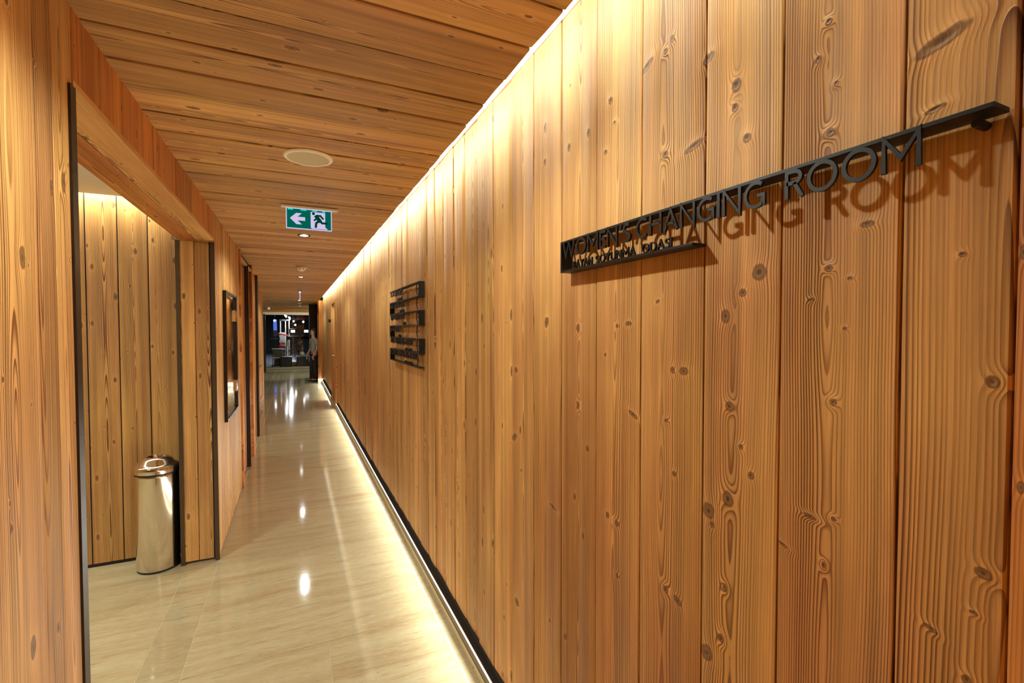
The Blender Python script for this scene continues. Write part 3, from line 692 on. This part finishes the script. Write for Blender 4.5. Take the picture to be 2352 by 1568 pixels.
# ---- gym behind the glass
mb = MB(); mb.box(-6,5,21.26,36,-.02,.0); tag(mb.build('floor.001',DARKFLOOR),'grey rubber floor of the gym behind the glass','floor',kind='structure')
mb = MB(); mb.box(-6,5,36,36.1,0,3.2); mb.box(-6.1,-6,20.9,36,0,3.2); mb.box(5,5.1,20.9,36,0,3.2); mb.box(-6,-2.4,20.9,21,0,3.2); mb.box(.72,5,20.92,21.02,0,3.2)
tag(mb.build('wall_gym',DARKROOM),'dark walls of the gym behind the glass','wall',kind='structure')
mb = MB(); mb.box(-6,5,20.75,36,3.0,3.1); mb.box(-6,5,20.7,20.75,2.42,3.1)
tag(mb.build('ceiling.002',DARKROOM),'dark ceiling of the gym','ceiling',kind='structure')

CGLOW = emit('screen_glow',(1,1,1,1),3.); TUBE = emit('tube_glow',(.93,.97,1,1),14.)
BLUE = plain('blue_vinyl',srgb(44,60,190),.4); REDP = plain('red_vinyl',srgb(205,36,40),.4); WHITE = plain('white_enamel',srgb(230,228,222),.35)
BROWN = plain('brown_cabinet',srgb(112,88,58),.5); REDB = plain('dark_red_paint',srgb(92,26,30),.5); GREYF = plain('grey_fabric',srgb(180,172,160),.85)
def treadmill(x,y,label):
    t = empty('treadmill',(x,y,0),label,'treadmill','treadmills behind the glass')
    b = MB(); b.box(x-.26,x+.26,y-1.0,y+.9,.06,.2); b.build('deck',WHITE,t,bevel=.03)
    b = MB(); b.box(x-.19,x+.19,y-.98,y+.7,.2,.212); b.build('belt',BLACKPL,t)
    for s in (-1,1):
        b = MB(); b.tube([(x+s*.23,y+.55,.12),(x+s*.23,y+.72,.8),(x+s*.2,y+.8,1.25)],.032); b.build('upright',STEEL,t)
        b = MB(); b.tube([(x+s*.225,y+.75,1.02),(x+s*.235,y+.2,1.0)],.022); b.build('handrail',STEEL,t)
    b = MB(); b.box(x-.23,x+.23,y+.68,y+.84,1.12,1.3); b.build('console',BLACKPL,t,bevel=.03)
    b = MB(); b.box(x-.16,x+.16,y+.76,y+.80,1.40,1.64); m_ = b.build('monitor',BLACKPL,t,bevel=.02)
    b = MB(); b.box(x-.085,x+.085,y+.754,y+.7595,1.46,1.57); b.build('screen',CGLOW,m_)
    b = MB(); b.box(x-.03,x+.03,y+.78,y+.81,1.28,1.42); b.build('neck',BLACKPL,t)
treadmill(-.075,23.02,'treadmill with a lit screen nearest the middle of the gym glass')
treadmill(.485,23.02,'treadmill with a lit screen at the right of the gym glass')
def cube(x0,x1,label):
    t = empty('storage_cube',((x0+x1)/2,21.6,0),label,'seat','black cubes behind the glass')
    b = MB(); b.box(x0,x1,21.38,21.75,.05,.44); b.build('body',BLACKPL,t,bevel=.03)
    b = MB(); b.box(x0-.01,x1+.01,21.37,21.76,.44,.475); b.build('top_cushion',BLACKPL,t,bevel=.012)
    for xx in (x0+.05,x1-.05):
        for q in (21.43,21.70):
            b = MB(); b.tube([(xx,q,0.0),(xx,q,.05)],.015); b.build('foot',STEEL,t)
cube(-.55,-.11,'black box seat left of the middle glass joint'); cube(.05,.52,'black box seat under the pale ball')
t = empty('exercise_ball',(.27,21.57,.475),'pale ball resting on the right black box seat','ball')
b = MB(); b.lathe([(.10*math.sin(PI*k/14)+.0004,.10-.10*math.cos(PI*k/14)) for k in range(15)],(.27,21.57,.475),24); b.build('body',PLASTER,t)
b = MB(); b.lathe([(.1003*math.sin(PI*k/40),.10-.1005*math.cos(PI*k/40)) for k in (19,20,21)],(.27,21.57,.475),24); b.build('seam',GREYF,t)
# storage stand
t = empty('storage_stand',(-.66,22.1,0),'brown storage stand with pale shelves at the left of the gym','stand')
for xx in (-.84,-.48):
    b = MB(); b.tube([(xx,22.0,0),(xx,22.0,.78)],.014); b.build('post',STEEL,t)
for zz in (.40,.77):
    b = MB(); b.box(-.88,-.44,21.9,22.3,zz,zz+.03); b.build('shelf',WHITE,t)
for zz in (.06,.45):
    b = MB(); b.box(-.80,-.50,21.93,22.27,zz,zz+.30 if zz>.3 else .38); d_ = b.build('drawer',BROWN,t)
    b = MB(); b.tube([(-.70,21.925,zz+.12),(-.70,21.91,zz+.12),(-.60,21.91,zz+.12),(-.60,21.925,zz+.12)],.008); b.build('handle',STEEL,d_)
# benches and machine
t = empty('weight_bench',(-.5,22.57,0),'blue padded bench behind the storage stand','bench')
b = MB(); b.box(-.62,-.37,22.42,22.72,.62,.74); b.build('seat_pad',BLUE,t,bevel=.03)
for xx in (-.58,-.41):
    for q in (22.46,22.68):
        b = MB(); b.tube([(xx,q,0),(xx,q,.63)],.02); b.build('leg',STEEL,t)
t = empty('cable_machine',(-.5,25.0,0),'tall cable machine with white posts and red pads','exercise machine')
for xx in (-.62,-.40,-.24):
    b = MB(); b.tube([(xx,25.0,0),(xx,25.0,2.05)],.028); b.build('post',WHITE,t)
b = MB(); b.box(-.66,-.20,24.96,25.04,2.0,2.08); b.build('top_beam',STEEL,t)
b = MB(); b.box(-.66,-.20,24.7,25.3,0,.06); b.build('base',BLACKPL,t)
b = MB(); b.box(-.58,-.44,24.9,25.1,.1,.9); b.build('weight_stack',GREYF,t)
b = MB(); b.box(-.70,-.40,24.55,24.85,.72,.84); b.build('seat_pad',REDP,t,bevel=.03)
b = MB(); b.box(-.68,-.42,24.85,24.93,.95,1.45); b.build('back_pad',WHITE,t,bevel=.03)
b = MB(); b.tube([(-.72,24.7,1.35),(-.55,24.6,1.38),(-.30,24.6,1.30),(-.18,24.7,1.2)],.03); b.build('press_arm',REDP,t)
t = empty('barbell',(-.77,22.9,1.14),'steel barbell held on a dark rack at left','barbell')
b = MB(); b.tube([(-.98,22.9,1.2),(-.58,22.9,1.2)],.022); b.build('bar',STEEL,t)
for xx in (-.95,-.62):
    b = MB(); b.tube([(xx-.02,22.9,1.2),(xx+.02,22.9,1.2)],.07,20); b.build('weight_plate',BLACKPL,t)
t = empty('barbell_rack',(-.77,22.95,0),'dark steel rack carrying the barbell','rack')
for xx in (-.88,-.70):
    b = MB(); b.tube([(xx,22.96,0),(xx,22.95,1.12),(xx,22.91,1.155)],.018); b.build('upright',BLACKPL,t)
b = MB(); b.box(-.93,-.65,22.75,23.15,0,.04); b.build('base',BLACKPL,t)
t = empty('incline_bench',(-.2,23.9,0),'black incline bench behind the black box seats','bench')
b = MB(); b.add([(-.36,24.0,.45),(.06,24.0,.86),(.06,24.0,.92),(-.36,24.0,.51),(-.36,24.3,.45),(.06,24.3,.86),(.06,24.3,.92),(-.36,24.3,.51)],[(0,1,2,3),(7,6,5,4),(0,4,5,1),(1,5,6,2),(2,6,7,3),(3,7,4,0)]); b.build('pad',BLACKPL,t,bevel=.01)
for a_ in ((-.3,.48),(.0,.82)):
    b = MB(); b.tube([(a_[0],24.15,0),(a_[0],24.15,a_[1])],.022); b.build('leg',STEEL,t)
t = empty('wall_banner',(-1.02,30,1.5),'tall blue lit banner at the back left of the gym','banner')
b = MB(); b.box(-1.10,-.92,29.98,30.0,1.55,2.16); b.build('panel',emit('banner_blue',srgb(86,120,226),.9),t)
b = MB(); b.box(-1.12,-.90,30.0,30.05,1.2,2.2); b.build('frame',BLACKPL,t)
b = MB(); b.tube([(-1.01,30.03,0),(-1.01,30.03,1.2)],.03); b.build('post',BLACKPL,t)
b = MB(); b.tube([(-1.01,30.03,0),(-1.01,30.03,.03)],.22,20); b.build('foot',BLACKPL,t)
t = empty('tube_light',(-.30,28,2.2),'bright white tube lamp hanging in the gym','light')
for (ya,yb,xa,xb) in ((24.2,27.5,-.40,-.28),(28.0,33.5,-.27,-.10)):
    b = MB(); b.box(xa-.06,xa+.06,ya,yb,2.28,2.32); hs_ = b.build('housing',WHITE,t)
    b = MB(); b.tube([(xa,ya+.05,2.255),(xa,yb-.05,2.255)],.03); b.build('tube',TUBE,hs_)
    for q in (ya+.3,yb-.3):
        b = MB(); b.tube([(xa,q,2.32),(xa,q,3.0)],.006); b.build('hanger',STEEL,t)
for i,(x,z,y,lb) in enumerate(((-.86,2.02,25,'small round spot lamp beside the blue banner'),(-.05,2.02,27,'small round spot lamp right of the tube lamp'),(.03,1.84,27.8,'lower of the two small spot lamps right of the tube lamp'),(.40,1.98,26,'small round spot lamp over the right treadmill'))):
    t = empty('spot_lamp',(x,y,z),lb,'light','small spot lamps in the gym')
    b = MB(); b.tube([(x,y+.1,z+.02),(x,y,z)],[.03,.05],14); b.build('housing',BLACKPL,t)
    b = MB(); b.tube([(x,y-.002,z),(x,y-.01,z)],.045,14); b.build('lens',TUBE,t)
    b = MB(); b.tube([(x,y+.08,z+.02),(x,y+.08,3.0)],.007); b.build('stem',BLACKPL,t)
t = empty('ceiling_duct',(.9,25,2.2),'dark red beam under the gym ceiling at right','duct')
b = MB(); b.box(.1,2.2,25.0,25.3,2.08,2.34); b.build('body',REDB,t)
for xx in (.5,1.4):
    b = MB(); b.tube([(xx,25.15,2.34),(xx,25.15,3.0)],.012); b.build('hanger',STEEL,t)

# ------------------------------------------------------------------ the person passing the end of the corridor
def skin_mesh(name, chains, mat, parent, sub=2):
    """chains: list of (points[(x,y,z,rx,ry)], parent_index or None) -> skinned, subdivided, baked mesh"""
    bm = bmesh.new(); lay = bm.verts.layers.skin.verify(); idx = {}
    for cid,(pts,att) in enumerate(chains):
        prev = idx[att] if att is not None else None
        for k,(x,y,z,rx,ry) in enumerate(pts):
            v_ = bm.verts.new((x,y,z)); v_[lay].radius = (rx,ry); idx[(cid,k)] = v_
            if prev is not None: bm.edges.new((prev,v_))
            elif k==0: v_[lay].use_root = True
            prev = v_
    me = bpy.data.meshes.new(name+'_src'); bm.to_mesh(me); bm.free()
    o = bpy.data.objects.new(name,me); COL.objects.link(o)
    sk = o.modifiers.new('s','SKIN'); sk.use_smooth_shade = True; sk.branch_smoothing = .4
    ss = o.modifiers.new('d','SUBSURF'); ss.levels = sub; ss.render_levels = sub
    dg = bpy.context.evaluated_depsgraph_get(); dg.update()
    m2 = bpy.data.meshes.new_from_object(o.evaluated_get(dg)); m2.name = name
    o.modifiers.clear(); o.data = m2; m2.materials.clear(); m2.materials.append(mat)
    for p in m2.polygons: p.use_smooth = True
    o.parent = parent
    return o
SKIN = plain('skin',srgb(196,146,112),.55,0,.05); TEE = plain('pale_grey_jersey',srgb(150,140,126),.85,0,.08); TROU = plain('dark_trousers',srgb(48,36,30),.8,0,.15); HAIR = plain('dark_hair',srgb(34,24,20),.6); SHOE = plain('dark_shoe',srgb(26,22,22),.5)
p = empty('person',(.52,15.62,0),'person in pale grey top and dark trousers standing by the end pier','person')
body = [([(0,0,.90,.11,.085),(0,0,1.02,.105,.075),(0,0,1.16,.115,.08),(0,0,1.28,.115,.075),(0,-.0,1.35,.05,.05),(0,-.012,1.41,.043,.045),(0,-.02,1.465,.062,.075),(0,-.015,1.535,.068,.085),(0,-.0,1.59,.045,.06)],None)]
for s in (-1,1):
    body.append(([(s*.075,0,.82,.075,.08),(s*.08,-.01,.62,.062,.065),(s*.082,-.01,.45,.05,.052),(s*.083,.01,.27,.045,.05),(s*.083,.02,.09,.032,.036),(s*.083,-.01,.045,.034,.034),(s*.085,-.10,.03,.035,.025)],(0,0)))
    body.append(([(s*.15,0,1.285,.045,.045),(s*.195,.01,1.13,.038,.038),(s*.21,-.0,1.0,.032,.032),(s*.205,-.09,.84,.024,.024),(s*.2,-.115,.79,.028,.018),(s*.2,-.125,.755,.03,.016)],(0,3)))
ci = len(body)
for s in (-1,1):
    arm = 2 if s<0 else 4
    for f,(dx,l) in enumerate(((-.02,.055),(-.007,.065),(.007,.062),(.02,.048))):
        body.append(([(s*.2+dx,-.13,.735,.009,.009),(s*.2+dx,-.125,.735-l*.55,.008,.008),(s*.2+dx,-.112,.735-l,.007,.007)],(arm,5)))
    body.append(([(s*.2-s*.03,-.14,.775,.009,.009),(s*.2-s*.036,-.15,.745,.008,.008)],(arm,4)))
bo = skin_mesh('body',body,SKIN,p)
top = [([(0,0,.86,.128,.10),(0,0,.98,.122,.092),(0,0,1.12,.13,.095),(0,0,1.25,.13,.09),(0,0,1.325,.062,.062)],None)]
for s in (-1,1): top.append(([(s*.15,0,1.285,.06,.06),(s*.185,.005,1.16,.055,.055),(s*.19,.005,1.09,.052,.052)],(0,3)))
skin_mesh('top',top,TEE,p)
tr_ = [([(0,0,.90,.122,.096),(0,0,.80,.115,.1)],None)]
for s in (-1,1): tr_.append(([(s*.078,0,.74,.088,.092),(s*.082,-.01,.6,.076,.08),(s*.083,-.008,.42,.066,.068),(s*.083,.01,.25,.062,.064),(s*.083,.015,.08,.06,.062)],(0,1)))
skin_mesh('trousers',tr_,TROU,p)
skin_mesh('hair',[([(0,.0,1.635,.05,.07),(0,.015,1.59,.088,.098),(0,.035,1.52,.088,.08),(0,.05,1.44,.075,.055),(0,.055,1.37,.06,.04)],None)],HAIR,p)
for s in (-1,1):
    skin_mesh('shoe',[([(s*.083,.03,.035,.036,.035),(s*.083,-.06,.032,.04,.032),(s*.086,-.14,.025,.034,.022)],None)],SHOE,p)
    skin_mesh('ear',[([(s*.068,0,1.51,.008,.014),(s*.072,.004,1.545,.008,.014)],None)],SKIN,p,1)
b = MB()
for s in (-1,1): b.lathe([(.011*math.sin(PI*k/8)+.0003,.011*-math.cos(PI*k/8)) for k in range(9)],(.52+s*.027,15.62-.088,1.525),12)
b.build('eyes',BLACKPL,p)
skin_mesh('nose',[([(0,-.088,1.525,.008,.008),(0,-.103,1.49,.013,.012)],None)],SKIN,p,1)
skin_mesh('mouth',[([(-.02,-.088,1.455,.005,.005),(0,-.093,1.455,.007,.006),(.02,-.088,1.455,.005,.005)],None)],plain('lips',srgb(160,90,80),.5),p,1)
p.rotation_euler = (0,0,math.radians(-65))

# ------------------------------------------------------------------ lights
def area(name, loc, sx, sy, energy, rot, color=(1,.9,.72), spread=180):
    l = bpy.data.lights.new(name,'AREA'); l.shape='RECTANGLE'; l.size=sx; l.size_y=sy; l.energy=energy; l.color=color; l.spread=math.radians(spread)
    o = bpy.data.objects.new(name,l); COL.objects.link(o); o.location=loc; o.rotation_euler=rot; return o
# cove light: strip above the ceiling edge shining down along the wall
WL = (.93,1.0,.84)
c_ = area('cove_lamp',(.61,6.3,2.575),.03,17.3,100,(0,math.radians(-35),0),WL)
# skirting light washing the floor
k_ = area('skirting_lamp',(.735,3.8,.091),.014,12.4,57,(0,math.radians(96),0),(.96,1,.9))
k2 = area('skirting_lamp',(.713,13.2,.091),.014,3.7,19,(0,math.radians(96),0),(.96,1,.9))
# cove of the niche, gym and opening lamps, added fill for niche room and hall
n_ = area('niche_lamp',(-2.6,3.955,2.56),3.7,.03,34,(math.radians(20),0,0),WL)
n2 = area('niche_fill_lamp',(-2.2,1.6,2.46),.6,.6,62,(0,0,0),WL)  # unseen fill added to brighten the niche room, no fitting there
g_ = area('gym_lamp',(-.2,28,2.2),.1,8,130,(0,0,0),(.92,.96,1))
o2 = area('opening_lamp',(-1.1,7.5,2.38),.3,.3,8,(0,0,0),WL)
h_ = area('hall_fill_lamp',(1.6,17.6,2.34),.4,.4,70,(math.radians(48),0,math.radians(35)),WL)  # unseen fill added to lift the dark header at the corridor end

w = bpy.data.worlds.new('world'); S.world = w; w.use_nodes = True
w.node_tree.nodes['Background'].inputs[0].default_value = (.02,.018,.015,1)

# ------------------------------------------------------------------ camera
cam = bpy.data.cameras.new('camera'); co = bpy.data.objects.new('camera',cam); COL.objects.link(co)
cam.sensor_width = 36; cam.lens = 36*1078.6/2352; cam.clip_start = .02
yaw,pitch,roll = .43327,-.026296,-.001194
fwd = Vector((math.sin(yaw)*math.cos(pitch),math.cos(yaw)*math.cos(pitch),math.sin(pitch)))
right = Vector((math.cos(yaw),-math.sin(yaw),0)); up = right.cross(fwd)
r2 = right*math.cos(roll)+up*math.sin(roll); u2 = -right*math.sin(roll)+up*math.cos(roll)
M = Matrix((r2,u2,-fwd)).transposed().to_4x4(); M.translation = (0,0,1.6); co.matrix_world = M
S.camera = co
S.view_settings.view_transform = 'Standard'; S.view_settings.look = 'None'; S.view_settings.exposure = 0.25; S.view_settings.gamma = 1
S.cycles.max_bounces = 7; S.cycles.diffuse_bounces = 5; S.cycles.glossy_bounces = 4; S.cycles.use_adaptive_sampling = True; S.cycles.adaptive_threshold = .05; S.cycles.adaptive_min_samples = 12; S.cycles.transparent_max_bounces = 8
S.cycles.sample_clamp_indirect = 6; S.cycles.caustics_reflective = False; S.cycles.caustics_refractive = False
S.cycles.use_denoising = True
